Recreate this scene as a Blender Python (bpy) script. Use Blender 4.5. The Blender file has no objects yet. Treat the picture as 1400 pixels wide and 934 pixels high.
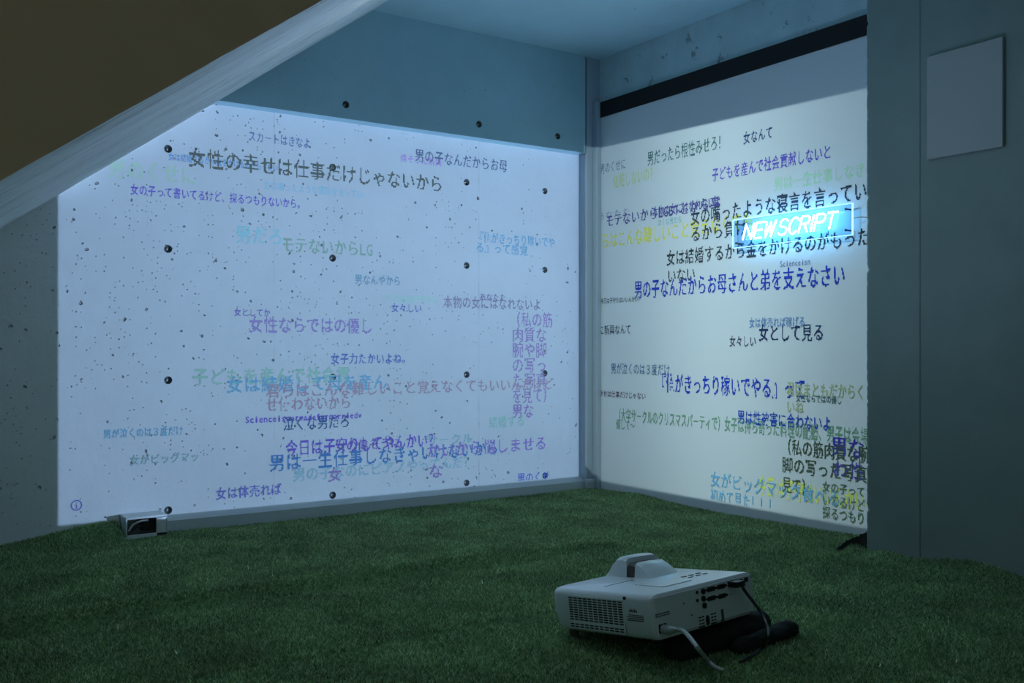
import bpy, bmesh, math, random
import numpy as np
from mathutils import Vector, Matrix
from mathutils.geometry import tessellate_polygon
random.seed(4); rng = np.random.default_rng(7)
S = bpy.context.scene; COL = S.collection

# ------------------------------------------------------------------ camera, world, exposure, lamps
# world frame: corner of the two projected walls is the origin, X runs along the left wall (plane Y=0),
# Y along the right wall (plane X=0) towards the viewer, Z up; metres.
CAM = Vector((2.738, 3.411, 0.624)); FW = Vector((-0.559, -0.829, 0)).normalized(); RT = Vector((-0.829, 0.559, 0)).normalized()
cd = bpy.data.cameras.new('camera'); cam = bpy.data.objects.new('camera', cd); COL.objects.link(cam)
cd.sensor_width = 36; cd.lens = 1320 / 1400 * 36; cd.shift_y = 8 / 1400; cd.clip_start = 0.02
M = Matrix.Identity(4)
for i in range(3): M[i][0] = RT[i]; M[i][1] = (0, 0, 1)[i]; M[i][2] = -FW[i]; M[i][3] = CAM[i]
cam.matrix_world = M; S.camera = cam
S.view_settings.view_transform = 'Standard'; S.view_settings.look = 'None'; S.view_settings.gamma = 1
S.view_settings.use_curve_mapping = False; S.view_settings.exposure = 0.0

w = bpy.data.worlds.new('world'); S.world = w; w.use_nodes = True
w.node_tree.nodes['Background'].inputs[0].default_value = (0.060, 0.080, 0.082, 1)   # dim spill from the rest of the building
w.node_tree.nodes['Background'].inputs[1].default_value = 1.0

def ray(px, py): return FW + RT * ((px - 700) / 1320) + Vector((0, 0, (475 - py) / 1320))
def onX(px, py, c): d = ray(px, py); return CAM + d * ((c - CAM.x) / d.x)
def onY(px, py, c): d = ray(px, py); return CAM + d * ((c - CAM.y) / d.y)
def onZ(px, py, c): d = ray(px, py); return CAM + d * ((c - CAM.z) / d.z)

class NT:                                   # tiny expression builder for shader maths
    def __init__(s, nt): s.nt = nt
    def m(s, op, a, b=None, c=None):
        n = s.nt.nodes.new('ShaderNodeMath'); n.operation = op
        for i, v in enumerate((a, b, c)):
            if v is None: continue
            if isinstance(v, (int, float)): n.inputs[i].default_value = v
            else: s.nt.links.new(v, n.inputs[i])
        return n.outputs[0]

def projector_lamp(name, loc, color, power, axis, plane, rect, slant=None, hot=None, fill=(0.0, 0.0)):
    """a projector: point source whose beam is a sharp rectangle on the wall plane, evenly lit over it"""
    L = bpy.data.lights.new(name, 'POINT'); L.energy = 1; L.color = (1, 1, 1); L.shadow_soft_size = 0.004
    o = bpy.data.objects.new(name, L); COL.objects.link(o); o.location = loc
    L.use_nodes = True; nt = L.node_tree; em = nt.nodes['Emission']; e = NT(nt)
    g = nt.nodes.new('ShaderNodeNewGeometry'); sp = nt.nodes.new('ShaderNodeSeparateXYZ'); nt.links.new(g.outputs['Incoming'], sp.inputs[0])
    I = [sp.outputs[i] for i in range(3)]
    oth = 0 if axis == 1 else 1
    dist = e.m('DIVIDE', plane - loc[axis], I[axis])             # distance to the wall plane along the ray
    ok = e.m('GREATER_THAN', dist, 0.0)
    h = e.m('ADD', loc[oth], e.m('MULTIPLY', dist, I[oth]))       # where the ray lands
    z = e.m('ADD', loc[2], e.m('MULTIPLY', dist, I[2]))
    def edge(v, lo, hi):                                         # soft 6 mm edge
        n = nt.nodes.new('ShaderNodeMapRange'); n.interpolation_type = 'SMOOTHSTEP'
        nt.links.new(v, n.inputs[0]); n.inputs[1].default_value = lo; n.inputs[2].default_value = hi; return n.outputs[0]
    q = 0.004; h0, h1, z0, z1a, z1b = rect                       # top edge may run from z1a (at h0) to z1b (at h1)
    top = e.m('SUBTRACT', e.m('ADD', z1a, e.m('MULTIPLY', e.m('SUBTRACT', h, h0), (z1b - z1a) / (h1 - h0))), z)
    mk = e.m('MULTIPLY', edge(h, h0 - q, h0 + q), edge(e.m('SUBTRACT', h1, h), -q, q))
    mk = e.m('MULTIPLY', mk, edge(z, z0 - q, z0 + q)); mk = e.m('MULTIPLY', mk, edge(top, -q, q)); mk = e.m('MULTIPLY', mk, ok)
    if slant:
        sl = e.m('SUBTRACT', e.m('ADD', slant[0], e.m('MULTIPLY', h, slant[1])), z); mk = e.m('MULTIPLY', mk, edge(sl, -q, q))
    ws = abs(plane - loc[axis])
    k = e.m('MULTIPLY', e.m('POWER', e.m('DIVIDE', dist, ws), 3.0), mk)
    if hot:                                                      # lens hot spot (centre h, centre z, radius, depth)
        dh = e.m('DIVIDE', e.m('SUBTRACT', h, hot[0]), hot[2]); dz = e.m('DIVIDE', e.m('SUBTRACT', z, hot[1]), hot[3])
        r2 = e.m('ADD', e.m('MULTIPLY', dh, dh), e.m('MULTIPLY', dz, dz))
        k = e.m('MULTIPLY', k, e.m('ADD', 1 - hot[4], e.m('MULTIPLY', hot[4], e.m('EXPONENT', e.m('MULTIPLY', r2, -1.0)))))
    if fill[0] or fill[1]:                                     # stray light added upwards and downwards to brighten stair underside and floor
        k = e.m('ADD', k, e.m('ADD', e.m('MULTIPLY', e.m('POWER', e.m('MAXIMUM', I[2], 0.0), 2.0), fill[0]), e.m('MULTIPLY', e.m('MAXIMUM', e.m('MULTIPLY', I[2], -1.0), 0.0), fill[1])))
    em.inputs['Color'].default_value = (*color, 1)
    nt.links.new(e.m('MULTIPLY', k, power * ws * ws), em.inputs['Strength'])
    return o
projector_lamp('projector_beam', (1.27, 1.70, 0.150), (0.192, 0.280, 0.445), 52, 1, 0.0, (0.078, 2.209, 0.047, 1.528, 1.528), (2.791, -0.728), hot=(0.7, 1.35, 1.6, 1.1, 0.30), fill=(0.42, 0.0))
projector_lamp('second_projector_beam', (1.40, 1.25, 1.60), (0.350, 0.462, 0.480), 52, 0, 0.02, (-0.008, 1.50, 0.036, 1.512, 1.468), hot=(0.80, 1.1, 0.46, 1.5, 0.72), fill=(0.0, 0.17))

# ------------------------------------------------------------------ helpers
def lin(c): return tuple((v / 255 / 12.92) if v / 255 <= 0.04045 else ((v / 255 + 0.055) / 1.055) ** 2.4 for v in c)
def link(o, parent=None):
    COL.objects.link(o)
    if parent is not None: o.parent = parent
    return o
def tag(o, label=None, cat=None, group=None, kind=None):
    if label: o['label'] = label
    if cat: o['category'] = cat
    if group: o['group'] = group
    if kind: o['kind'] = kind
    return o
def empty(name, loc, label, cat, group=None):
    o = bpy.data.objects.new(name, None); COL.objects.link(o); o.location = loc; o.empty_display_size = 0.05
    return tag(o, label, cat, group)
def obj(name, bm, m, parent=None, smooth=False, world=False):
    """bm in the parent's frame (or in world coordinates if world and the parent is an unrotated empty)"""
    me = bpy.data.meshes.new(name)
    if world and parent is not None: bmesh.ops.translate(bm, verts=bm.verts, vec=-parent.location)
    bmesh.ops.recalc_face_normals(bm, faces=bm.faces)
    bm.to_mesh(me); bm.free()
    for mm in (m if isinstance(m, list) else [m]): me.materials.append(mm)
    if smooth:
        for p in me.polygons: p.use_smooth = True
        try: me.set_sharp_from_angle(angle=math.radians(38))
        except Exception: pass
    return link(bpy.data.objects.new(name, me), parent)
def box(bm, x0, x1, y0, y1, z0, z1, bev=0, seg=2):
    t = bmesh.new(); bmesh.ops.create_cube(t, size=1)
    for v in t.verts: v.co = Vector(((x0 + x1) / 2 + v.co.x * (x1 - x0), (y0 + y1) / 2 + v.co.y * (y1 - y0), (z0 + z1) / 2 + v.co.z * (z1 - z0)))
    if bev: bmesh.ops.bevel(t, geom=t.edges[:], offset=bev, segments=seg, affect='EDGES', profile=0.6)
    join(bm, t); return bm
def join(bm, t, mat=None):
    me = bpy.data.meshes.new('tmp'); t.to_mesh(me); t.free()
    if mat is not None: me.transform(mat)
    bm.from_mesh(me); bpy.data.meshes.remove(me)
def cyl(bm, a, b, r, seg=12, r2=None):
    a = Vector(a); b = Vector(b); d = b - a; t = bmesh.new()
    bmesh.ops.create_cone(t, cap_ends=True, segments=seg, radius1=r, radius2=r if r2 is None else r2, depth=d.length)
    join(bm, t, Matrix.Translation((a + b) / 2) @ d.to_track_quat('Z', 'Y').to_matrix().to_4x4()); return bm
def tube(bm, pts, r, seg=8, closed=False, ends=True):
    """tube along a smooth path of points"""
    pts = [Vector(p) for p in pts]; rings = []; up = Vector((0.13, 0.21, 1)).normalized()
    for i, p in enumerate(pts):
        d = (pts[min(i + 1, len(pts) - 1)] - pts[max(i - 1, 0)]).normalized()
        a = d.cross(up); a = a.normalized() if a.length > 1e-4 else Vector((1, 0, 0)); b = a.cross(d).normalized()
        rr = r[i] if isinstance(r, (list, tuple)) else r
        rings.append([bm.verts.new(p + a * math.cos(2 * math.pi * k / seg) * rr + b * math.sin(2 * math.pi * k / seg) * rr) for k in range(seg)])
    for q0, q1 in zip(rings, rings[1:]):
        for k in range(seg): bm.faces.new((q0[k], q0[(k + 1) % seg], q1[(k + 1) % seg], q1[k]))
    if ends: bm.faces.new(rings[0][::-1]); bm.faces.new(rings[-1])
    return bm
def spline(P, n=10):
    P = [Vector(p) for p in P]; Q = [P[0] * 2 - P[1]] + P + [P[-1] * 2 - P[-2]]; out = []
    for i in range(1, len(Q) - 2):
        a, b, c, d = Q[i - 1:i + 3]
        for k in range(n):
            t = k / n; out.append(0.5 * ((2 * b) + (c - a) * t + (2 * a - 5 * b + 4 * c - d) * t * t + (3 * b - a - 3 * c + d) * t ** 3))
    return out + [P[-1]]

# ------------------------------------------------------------------ materials
def mat(name, col, rough=0.6, metal=0, spec=0.5, emit=None, es=0):
    m = bpy.data.materials.new(name); m.use_nodes = True; b = m.node_tree.nodes['Principled BSDF']
    b.inputs['Base Color'].default_value = (*col, 1); b.inputs['Roughness'].default_value = rough
    b.inputs['Metallic'].default_value = metal; b.inputs['Specular IOR Level'].default_value = spec
    if emit: b.inputs['Emission Color'].default_value = (*emit, 1); b.inputs['Emission Strength'].default_value = es
    # faint grain so that no surface is a perfectly even colour
    nt = m.node_tree; tc = nt.nodes.new('ShaderNodeTexCoord'); n = nt.nodes.new('ShaderNodeTexNoise'); n.inputs['Scale'].default_value = 60
    nt.links.new(tc.outputs['Object'], n.inputs['Vector']); bp = nt.nodes.new('ShaderNodeBump'); bp.inputs['Strength'].default_value = 0.08
    bp.inputs['Distance'].default_value = 0.001; nt.links.new(n.outputs['Fac'], bp.inputs['Height']); nt.links.new(bp.outputs[0], b.inputs['Normal'])
    return m
def concrete(name, col, mottle=0.12, pits=0.5, pit_size=0.1, pscale=28, stretch=None, streak=0, left_only=0, rough=0.75, relief=0.5, chips=0.0, depth=0.006, joints=()):
    m = bpy.data.materials.new(name); m.use_nodes = True; nt = m.node_tree; N = nt.nodes; Lk = nt.links.new; e = NT(nt)
    b = N['Principled BSDF']; b.inputs['Roughness'].default_value = rough; b.inputs['Specular IOR Level'].default_value = 0.3
    tc = N.new('ShaderNodeTexCoord'); src = tc.outputs['Object']
    def noise(s, det=3, vec=None, rg=0.5):
        n = N.new('ShaderNodeTexNoise'); n.inputs['Scale'].default_value = s; n.inputs['Detail'].default_value = det; n.inputs['Roughness'].default_value = rg
        Lk(vec or src, n.inputs['Vector']); return n.outputs['Fac']
    def ramp(v, a, b_, c=0., d=1.):
        n = N.new('ShaderNodeMapRange'); n.inputs[1].default_value = a; n.inputs[2].default_value = b_; n.inputs[3].default_value = c; n.inputs[4].default_value = d
        Lk(v, n.inputs[0]); return n.outputs[0]
    big = noise(1.3, 5); fine = noise(9, 6, rg=0.6)
    v = e.m('ADD', ramp(big, 0.3, 0.7, 1 - mottle, 1 + mottle), ramp(fine, 0.3, 0.7, -mottle * 0.4, mottle * 0.4))
    # pinholes and blisters in clusters
    def pitlayer(scale, size, thr, cl):
        wn = N.new('ShaderNodeTexNoise'); wn.inputs['Scale'].default_value = scale * 1.3; Lk(src, wn.inputs['Vector'])
        wv = N.new('ShaderNodeVectorMath'); wv.operation = 'MULTIPLY_ADD'; Lk(wn.outputs['Color'], wv.inputs[0]); wv.inputs[1].default_value = (0.6 / scale,) * 3; Lk(src, wv.inputs[2])
        vo = N.new('ShaderNodeTexVoronoi'); vo.inputs['Scale'].default_value = scale; Lk(wv.outputs[0], vo.inputs['Vector'])
        sep = N.new('ShaderNodeSeparateColor'); Lk(vo.outputs['Color'], sep.inputs[0])
        sc_ = e.m('ADD', sep.outputs[0], ramp(noise(cl, 2), 0.35, 0.65, -0.45, 0.3))
        if left_only:                                            # the cast surface is rougher towards its far left end
            sx = N.new('ShaderNodeSeparateXYZ'); Lk(src, sx.inputs[0]); sc_ = e.m('ADD', sc_, ramp(sx.outputs[0], 0.5, 2.0, -left_only, 0.04))
        sel = e.m('GREATER_THAN', sc_, thr)
        rad = e.m('MULTIPLY', size, e.m('ADD', 0.35, sep.outputs[1]))
        d = e.m('SUBTRACT', 1.0, e.m('DIVIDE', vo.outputs['Distance'], rad)); return e.m('MULTIPLY', e.m('MAXIMUM', d, 0.0), sel)
    p1 = pitlayer(pscale, pit_size, 1.0 - pits * 0.45, 2.2); p2 = pitlayer(pscale * 2.7, pit_size * 1.2, 1.05 - pits * 0.4, 3.5)
    pit = e.m('MINIMUM', e.m('MULTIPLY', e.m('ADD', p1, p2), 2.2), 1.0)
    v = e.m('MULTIPLY', v, e.m('SUBTRACT', 1.0, e.m('MULTIPLY', pit, 0.38)))
    height = e.m('ADD', e.m('MULTIPLY', pit, -1.0), e.m('MULTIPLY', fine, 0.25 * relief))
    if streak:
        mp = N.new('ShaderNodeMapping'); mp.inputs['Rotation'].default_value = stretch[0]; mp.inputs['Scale'].default_value = stretch[1]; Lk(src, mp.inputs['Vector'])
        st = noise(7, 5, mp.outputs[0], 0.65); st2 = noise(19, 3, mp.outputs[0])
        v = e.m('MULTIPLY', v, e.m('SUBTRACT', 1.0, e.m('MULTIPLY', ramp(st, 0.5, 0.72), streak)))
        v = e.m('MULTIPLY', v, e.m('SUBTRACT', 1.0, e.m('MULTIPLY', ramp(st2, 0.66, 0.72), streak * 1.4)))
        height = e.m('ADD', height, e.m('MULTIPLY', ramp(st, 0.4, 0.75), -0.8))
    if chips:
        ch = noise(12, 6, None, 0.75); cz = ramp(ch, 0.60, 0.66); v = e.m('MULTIPLY', v, e.m('SUBTRACT', 1.0, e.m('MULTIPLY', cz, chips)))
        height = e.m('ADD', height, e.m('MULTIPLY', cz, -0.7))
    for jx in joints:                                            # hairline formwork joints
        sj = N.new('ShaderNodeSeparateXYZ'); Lk(src, sj.inputs[0]); dj = e.m('ABSOLUTE', e.m('SUBTRACT', sj.outputs[0], jx))
        hair = e.m('LESS_THAN', dj, e.m('MULTIPLY', ramp(noise(14, 2), 0.35, 0.65), 0.0013)); v = e.m('MULTIPLY', v, e.m('SUBTRACT', 1.0, e.m('MULTIPLY', hair, 0.25)))
    mx = N.new('ShaderNodeVectorMath'); mx.operation = 'SCALE'; mx.inputs[0].default_value = col; Lk(v, mx.inputs['Scale']); Lk(mx.outputs[0], b.inputs['Base Color'])
    bp = N.new('ShaderNodeBump'); bp.inputs['Strength'].default_value = relief; bp.inputs['Distance'].default_value = depth; Lk(height, bp.inputs['Height']); Lk(bp.outputs[0], b.inputs['Normal'])
    return m
M_wall = concrete('white_painted_concrete', (0.72, 0.76, 0.77), 0.05, 1.24, 0.20, 25, relief=1.0, depth=0.02, left_only=0.27, joints=(1.486, 0.604))
M_upper = concrete('blue_grey_concrete', (0.38, 0.58, 0.65), 0.10, 0.62, 0.09, 22)
M_ceil = concrete('ceiling_concrete', (0.54, 0.76, 0.84), 0.07, 0.2, 0.1, 12)
M_rwall = concrete('chipped_grey_concrete', (0.48, 0.64, 0.67), 0.18, 0.5, 0.16, 18, chips=0.55)
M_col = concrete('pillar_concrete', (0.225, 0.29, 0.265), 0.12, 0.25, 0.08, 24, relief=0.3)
M_sof = concrete('stair_soffit_concrete', (0.86, 0.90, 0.90), 0.10, 0.35, 0.1, 20, stretch=((0, math.radians(-36), 0), (0.35, 3.0, 1.0)), streak=0.42, chips=0.22)
M_side = concrete('stair_side_plaster', (0.90, 0.63, 0.40), 0.05, 0.05, 0.06, 24, relief=0.15)
M_hole = mat('tie_hole_shadow_grey', (0.14, 0.16, 0.16), 0.7)
M_plug = mat('tie_hole_plug', (0.62, 0.66, 0.66), 0.5)
M_trim = mat('painted_metal_trim', (0.46, 0.52, 0.55), 0.35)
M_post = mat('white_painted_post', (0.40, 0.47, 0.54), 0.4)
M_fabric = mat('screen_fabric', (0.66, 0.70, 0.72), 0.85)
M_black = mat('black_cloth', (0.006, 0.006, 0.007), 0.8)
M_board = mat('white_board', (0.36, 0.39, 0.37), 0.6)
M_pwhite = mat('projector_white_plastic', (0.78, 0.86, 0.88), 0.22, spec=0.7)
M_pgrey = mat('projector_grey_window', (0.10, 0.09, 0.085), 0.25)
M_pdark = mat('dark_plastic', (0.012, 0.012, 0.013), 0.45)
M_print = mat('grey_print', (0.09, 0.09, 0.09), 0.6)
M_metal = mat('port_metal', (0.25, 0.25, 0.26), 0.35, 0.8)
M_cable_w = mat('white_cable', (0.45, 0.50, 0.48), 0.4)
M_cable_b = mat('black_cable', (0.012, 0.013, 0.014), 0.35)
M_bag = mat('black_nylon', (0.016, 0.020, 0.017), 0.8, spec=0.3)
M_box = mat('outlet_box_plastic', (0.62, 0.66, 0.66), 0.3)
M_bolt = mat('steel_bolt', (0.10, 0.12, 0.13), 0.3, 0.9)
M_neon = mat('neon_tube', (0.6, 0.9, 1), 0.4, emit=(0.24, 0.66, 1.0), es=30.0)
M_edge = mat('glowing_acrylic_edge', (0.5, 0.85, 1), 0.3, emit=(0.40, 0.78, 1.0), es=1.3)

# ------------------------------------------------------------------ setting
def prism(poly, y0, y1):                     # polygon in XZ, extruded along Y
    bm = bmesh.new(); a = [bm.verts.new((x, y0, z)) for x, z in poly]; b = [bm.verts.new((x, y1, z)) for x, z in poly]
    bm.faces.new(a); bm.faces.new(b[::-1]); n = len(poly)
    for i in range(n): bm.faces.new((a[i], a[(i + 1) % n], b[(i + 1) % n], b[i]))
    return bm
def wall_with_holes(name, outline, Y, thick, holes, m, r=0.0135):
    """slab whose visible face (plane Y) is pierced by round tie holes; each hole has its own recessed cone"""
    bm = bmesh.new(); loops = [[Vector((x, z, 0)) for x, z in outline]]
    for hx, hz in holes: loops.append([Vector((hx + r * math.cos(k * math.pi / 8), hz + r * math.sin(k * math.pi / 8), 0)) for k in range(16)])
    flat = [p for l in loops for p in l]; vs = [bm.verts.new((p.x, Y, p.y)) for p in flat]
    for t in tessellate_polygon(loops):
        try: bm.faces.new([vs[i] for i in t])
        except ValueError: pass
    back = [bm.verts.new((x, Y - thick, z)) for x, z in outline]; n = len(outline)
    bm.faces.new(back)
    for i in range(n): bm.faces.new((vs[i], vs[(i + 1) % n], back[(i + 1) % n], back[i]))
    o = obj(name, bm, m); tag(o, kind='structure')
    cup = plug = None
    for hx, hz in holes:
        if cup is None:
            b = bmesh.new(); rings = []
            for rr, dd in ((r * 1.02, 0.0005), (r * 0.98, -0.004), (r * 0.80, -0.020), (0.0001, -0.0205)):
                rings.append([b.verts.new((rr * math.cos(k * math.pi / 8), dd, rr * math.sin(k * math.pi / 8))) for k in range(16)])
            for q0, q1 in zip(rings, rings[1:]):
                for k in range(16): b.faces.new((q0[k], q1[k], q1[(k + 1) % 16], q0[(k + 1) % 16]))
            c = obj('tie_hole', b, M_hole, o, True); cup = c.data
            b = bmesh.new(); cyl(b, (0, -0.020, 0), (0, -0.010, 0), 0.0045, 10, 0.003); p = obj('plug', b, M_plug, c, True); plug = p.data
        else:
            c = link(bpy.data.objects.new('tie_hole', cup), o); p = link(bpy.data.objects.new('plug', plug), c)
        c.location = (hx, Y, hz)
    return o
ROWS = (0.064, 0.511, 0.962, 1.306)
lower = [(x, z) for x in (0.664, 1.257, 1.863) for z in ROWS] + [(0.265, z) for z in (0.064, 0.511, 0.962, 1.306)] + [(2.46, z) for z in ROWS[1:3]]
wall_with_holes('wall_left', [(-0.3, -0.1), (4.2, -0.1), (4.2, 1.6), (-0.3, 1.6)], 0.0, 0.2, lower, M_wall)
wall_with_holes('wall_left_upper', [(0.088, 1.482), (1.9, 1.482), (1.9, 2.1), (0.088, 2.1)], 0.06, 0.26, [(0.24, 1.537), (0.641, 1.537), (1.23, 1.535)], M_upper)

bm = bmesh.new(); box(bm, -0.2, 0.0, -0.3, 5.0, -0.1, 2.1); tag(obj('wall_right', bm, M_rwall), kind='structure')
bm = bmesh.new(); box(bm, -0.2, 1.3, -0.2, 5.0, 1.91, 2.2); tag(obj('ceiling', bm, M_ceil), kind='structure')
bm = bmesh.new(); box(bm, -0.3, 6.0, -0.3, 7.0, -0.12, -0.020); tag(obj('floor', bm, M_col), kind='structure')

# stair above: sloped soffit plus side face
def zs(x): return 2.7248 - 0.728 * x
bm = prism([(1.05, zs(1.05)), (3.72, zs(3.72)), (4.3, 0.0), (4.3, 3.2), (1.05, 3.2)], -0.02, 1.99)
for e_ in [e for e in bm.edges if all(abs(v.co.y - 1.99) < 1e-5 and abs(v.co.z - zs(v.co.x)) < 1e-3 for v in e.verts)]:
    res = bmesh.ops.subdivide_edges(bm, edges=[e_], cuts=160)
    for v in res['geom_inner']:
        if isinstance(v, bmesh.types.BMVert):
            j = random.gauss(0, 0.0010) - (0.006 * random.random() if random.random() < 0.12 else 0); v.co.y += j; v.co.z += abs(j) * 0.3
bmesh.ops.triangulate(bm, faces=bm.faces)
o = obj('trim_1', bm, [M_sof, M_side])
for p in o.data.polygons:
    if p.normal.y > 0.8: p.material_index = 1
tag(o, 'sloping underside and brown side of the staircase overhead', kind='structure')

# pillar in front of the right wall, with a chipped near edge
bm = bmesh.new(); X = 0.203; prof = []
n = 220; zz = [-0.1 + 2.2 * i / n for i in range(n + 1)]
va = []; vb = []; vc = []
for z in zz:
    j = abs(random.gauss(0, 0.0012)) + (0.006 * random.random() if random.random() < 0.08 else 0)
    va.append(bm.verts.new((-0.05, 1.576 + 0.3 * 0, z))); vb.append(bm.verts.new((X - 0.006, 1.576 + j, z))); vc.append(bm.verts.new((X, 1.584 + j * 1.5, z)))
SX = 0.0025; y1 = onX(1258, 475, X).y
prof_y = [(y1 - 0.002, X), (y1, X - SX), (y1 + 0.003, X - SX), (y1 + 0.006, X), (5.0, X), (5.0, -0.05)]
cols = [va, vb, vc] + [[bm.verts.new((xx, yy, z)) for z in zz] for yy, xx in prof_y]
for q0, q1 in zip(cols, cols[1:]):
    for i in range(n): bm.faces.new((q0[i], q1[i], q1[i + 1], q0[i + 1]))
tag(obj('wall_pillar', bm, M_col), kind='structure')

# corner post, cable raceway, trunking along the left wall
bm = bmesh.new(); box(bm, -0.01, 0.074, -0.01, 0.052, -0.02, 1.91, 0.004); tag(obj('trim_2', bm, M_post, smooth=True), 'white square post in the wall corner', kind='structure')
t = empty('cable_raceway', (0.03, 0.052, 0.0), 'slim white vertical cable raceway running up the corner post', 'raceway')
bm = bmesh.new(); box(bm, 0.012, 0.040, 0.052, 0.082, -0.015, 1.715, 0.004, 3); obj('cover', bm, M_post, t, True, True)
bm = bmesh.new(); tube(bm, spline([(0.036, 0.062, 1.712), (0.036, 0.064, 1.728), (0.028, 0.075, 1.734), (0.020, 0.088, 1.728), (0.014, 0.095, 1.715)], 6), 0.0022); obj('cable', bm, M_cable_w, t, True, True)
bm = bmesh.new()
sec = [(0.0, 0.044), (0.014, 0.044), (0.040, 0.030), (0.042, 0.006), (0.042, -0.02), (0.0, -0.02)]
a = [bm.verts.new((0.05, y, z)) for y, z in sec]; b = [bm.verts.new((1.885, y, z + 0.004)) for y, z in sec]
bm.faces.new(a); bm.faces.new(b[::-1])
for i in range(6): bm.faces.new((a[i], a[(i + 1) % 6], b[(i + 1) % 6], b[i]))
tag(obj('baseboard_left', bm, M_trim), kind='structure')
bm = bmesh.new(); box(bm, -0.005, 0.082, 0.045, 0.066, -0.02, 0.040, 0.003); box(bm, 0.0, 0.082, 0.066, 0.069, 0.026, 0.030)
tag(obj('baseboard_right', bm, M_trim), kind='structure')

# ------------------------------------------------------------------ projection screen on the right wall
zb0 = onX(815, 142, 0.02).z; zb1 = onX(815, 163, 0.02).z
t = empty('projection_screen', (0.01, 0.8, 0.0), 'wide white fabric screen with black top border covering the right wall', 'screen')
bm = bmesh.new(); nx = 90
g0 = []; g1 = []
for i in range(nx + 1):
    y = 0.055 + (1.565 - 0.055) * i / nx; g0.append(bm.verts.new((0.0160 + 0.0003 * math.sin(y * 9) + 0.0002 * math.sin(y * 31), y, -0.015)))
    g1.append(bm.verts.new((0.016, y, zb1)))
for i in range(nx): bm.faces.new((g0[i], g0[i + 1], g1[i + 1], g1[i]))
bk = [bm.verts.new((0.001, y, z)) for y, z in ((0.055, -0.015), (1.565, -0.015), (1.565, zb1), (0.055, zb1))]; bm.faces.new(bk)
bm.faces.new((g0[0], g1[0], bk[3], bk[0])); bm.faces.new((g0[-1], g1[-1], bk[2], bk[1])); bm.faces.new(g1 + [bk[2], bk[3]]); bm.faces.new(g0 + [bk[1], bk[0]])
obj('fabric', bm, M_fabric, t, True, True)
bm = bmesh.new(); box(bm, 0.001, 0.022, 0.052, 1.568, zb1, zb0, 0.001, 1); tag(obj('top_border', bm, M_black, t, world=True), 'solid black border band')
bm = bmesh.new(); box(bm, 0.016, 0.0185, 0.055, 1.565, zb1 - 0.006, zb1, 0.0005, 1); obj('hem', bm, M_fabric, t, world=True)

# ------------------------------------------------------------------ projected writing
# (text, x0, y0, x1, height px at x0, sRGB)   y0 = glyph centre at first glyph
LEFT=[
("スカートはきなよ",339,186,425,15,(80,112,172)),
("男のくせに",147,229,270,28,(128,180,190)),
("女は結婚するから金をかけるのがもったい",230,214,380,11,(82,140,210)),
("女性の幸せは仕事だけじゃないから",257,215,606,27,(72,95,108)),
("女の子って書いてるけど、探るつもりないから。",178,259,416,15,(84,92,200)),
("女の嘴ったような寝言を言ってい",360,253,497,12,(112,172,218)),
("偉そうに新興",547,216,604,11,(132,130,215)),
("男の子なんだからお母",567,212,694,18,(75,105,150)),
("男だろ",322,320,388,25,(108,178,216)),
("モテないからLG",384,334,510,22,(105,155,165)),
("『俺がきっちり稼いでや",651,324,759,15,(85,150,205)),
("る』って感覚",650,338,722,15,(85,150,205)),
("男なんやから",485,382,548,14,(85,140,188)),
("この子は跡取りだから",521,408,597,11,(122,185,205)),
("女々しい",535,421,577,12,(72,105,186)),
("本物の女にはなれないよ",606,413,740,17,(108,124,170)),
("あなたた",655,406,692,10,(95,110,165)),
("女としてか",320,427,370,11,(95,105,190)),
("女性ならではの優し",340,444,510,23,(112,124,200)),
("（私の筋",697,437,756,21,(116,126,194)),
("肉質な",700,458,748,21,(116,126,194)),
("腕や脚",700,479,748,21,(116,126,194)),
("の写っ",700,500,748,21,(116,126,194)),
("た写真",700,521,748,21,(116,126,194)),
("を見て）",700,542,756,21,(116,126,194)),
("男な",700,563,730,20,(112,116,190)),
("女子力たかいよね。",452,491,561,15,(70,108,190)),
("子どもを産んで社会貢",262,516,480,24,(112,172,186)),
("女は結婚して母を産ん",309,527,530,23,(85,152,208)),
("君らはこんな難しいこと覚えなくてもいいんだけど",363,535,757,20,(126,134,174)),
("せ使わないから",363,554,481,20,(126,134,174)),
("泣くな男だろ",387,580,479,20,(50,92,152)),
("Scienceisnotmadeformarriedw",335,574,495,12,(84,84,200)),
("男が泣くのは３度だけ",141,594,251,13,(85,152,208)),
("結婚する",668,578,718,16,(108,170,188)),
("サークル",583,603,647,15,(104,160,196)),
("男の子なのにピアノやってんだ？",400,650,648,19,(108,165,205)),
("今日は子守りしてやんかい？",390,614,600,22,(84,86,200)),
("女の偉そうに",458,611,548,15,(84,86,190)),
("男は一生仕事しなきゃいけないから",368,634,682,24,(58,114,192)),
("かいから悩しませる",583,617,748,21,(108,114,200)),
("女",448,650,468,20,(108,116,190)),
("な",585,645,607,20,(108,116,190)),
("女がビッグマッ",177,630,273,14,(98,152,176)),
("女は体売れば",295,676,385,17,(85,105,195)),
("男のくせ",707,655,752,15,(74,104,198)),
]
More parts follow.
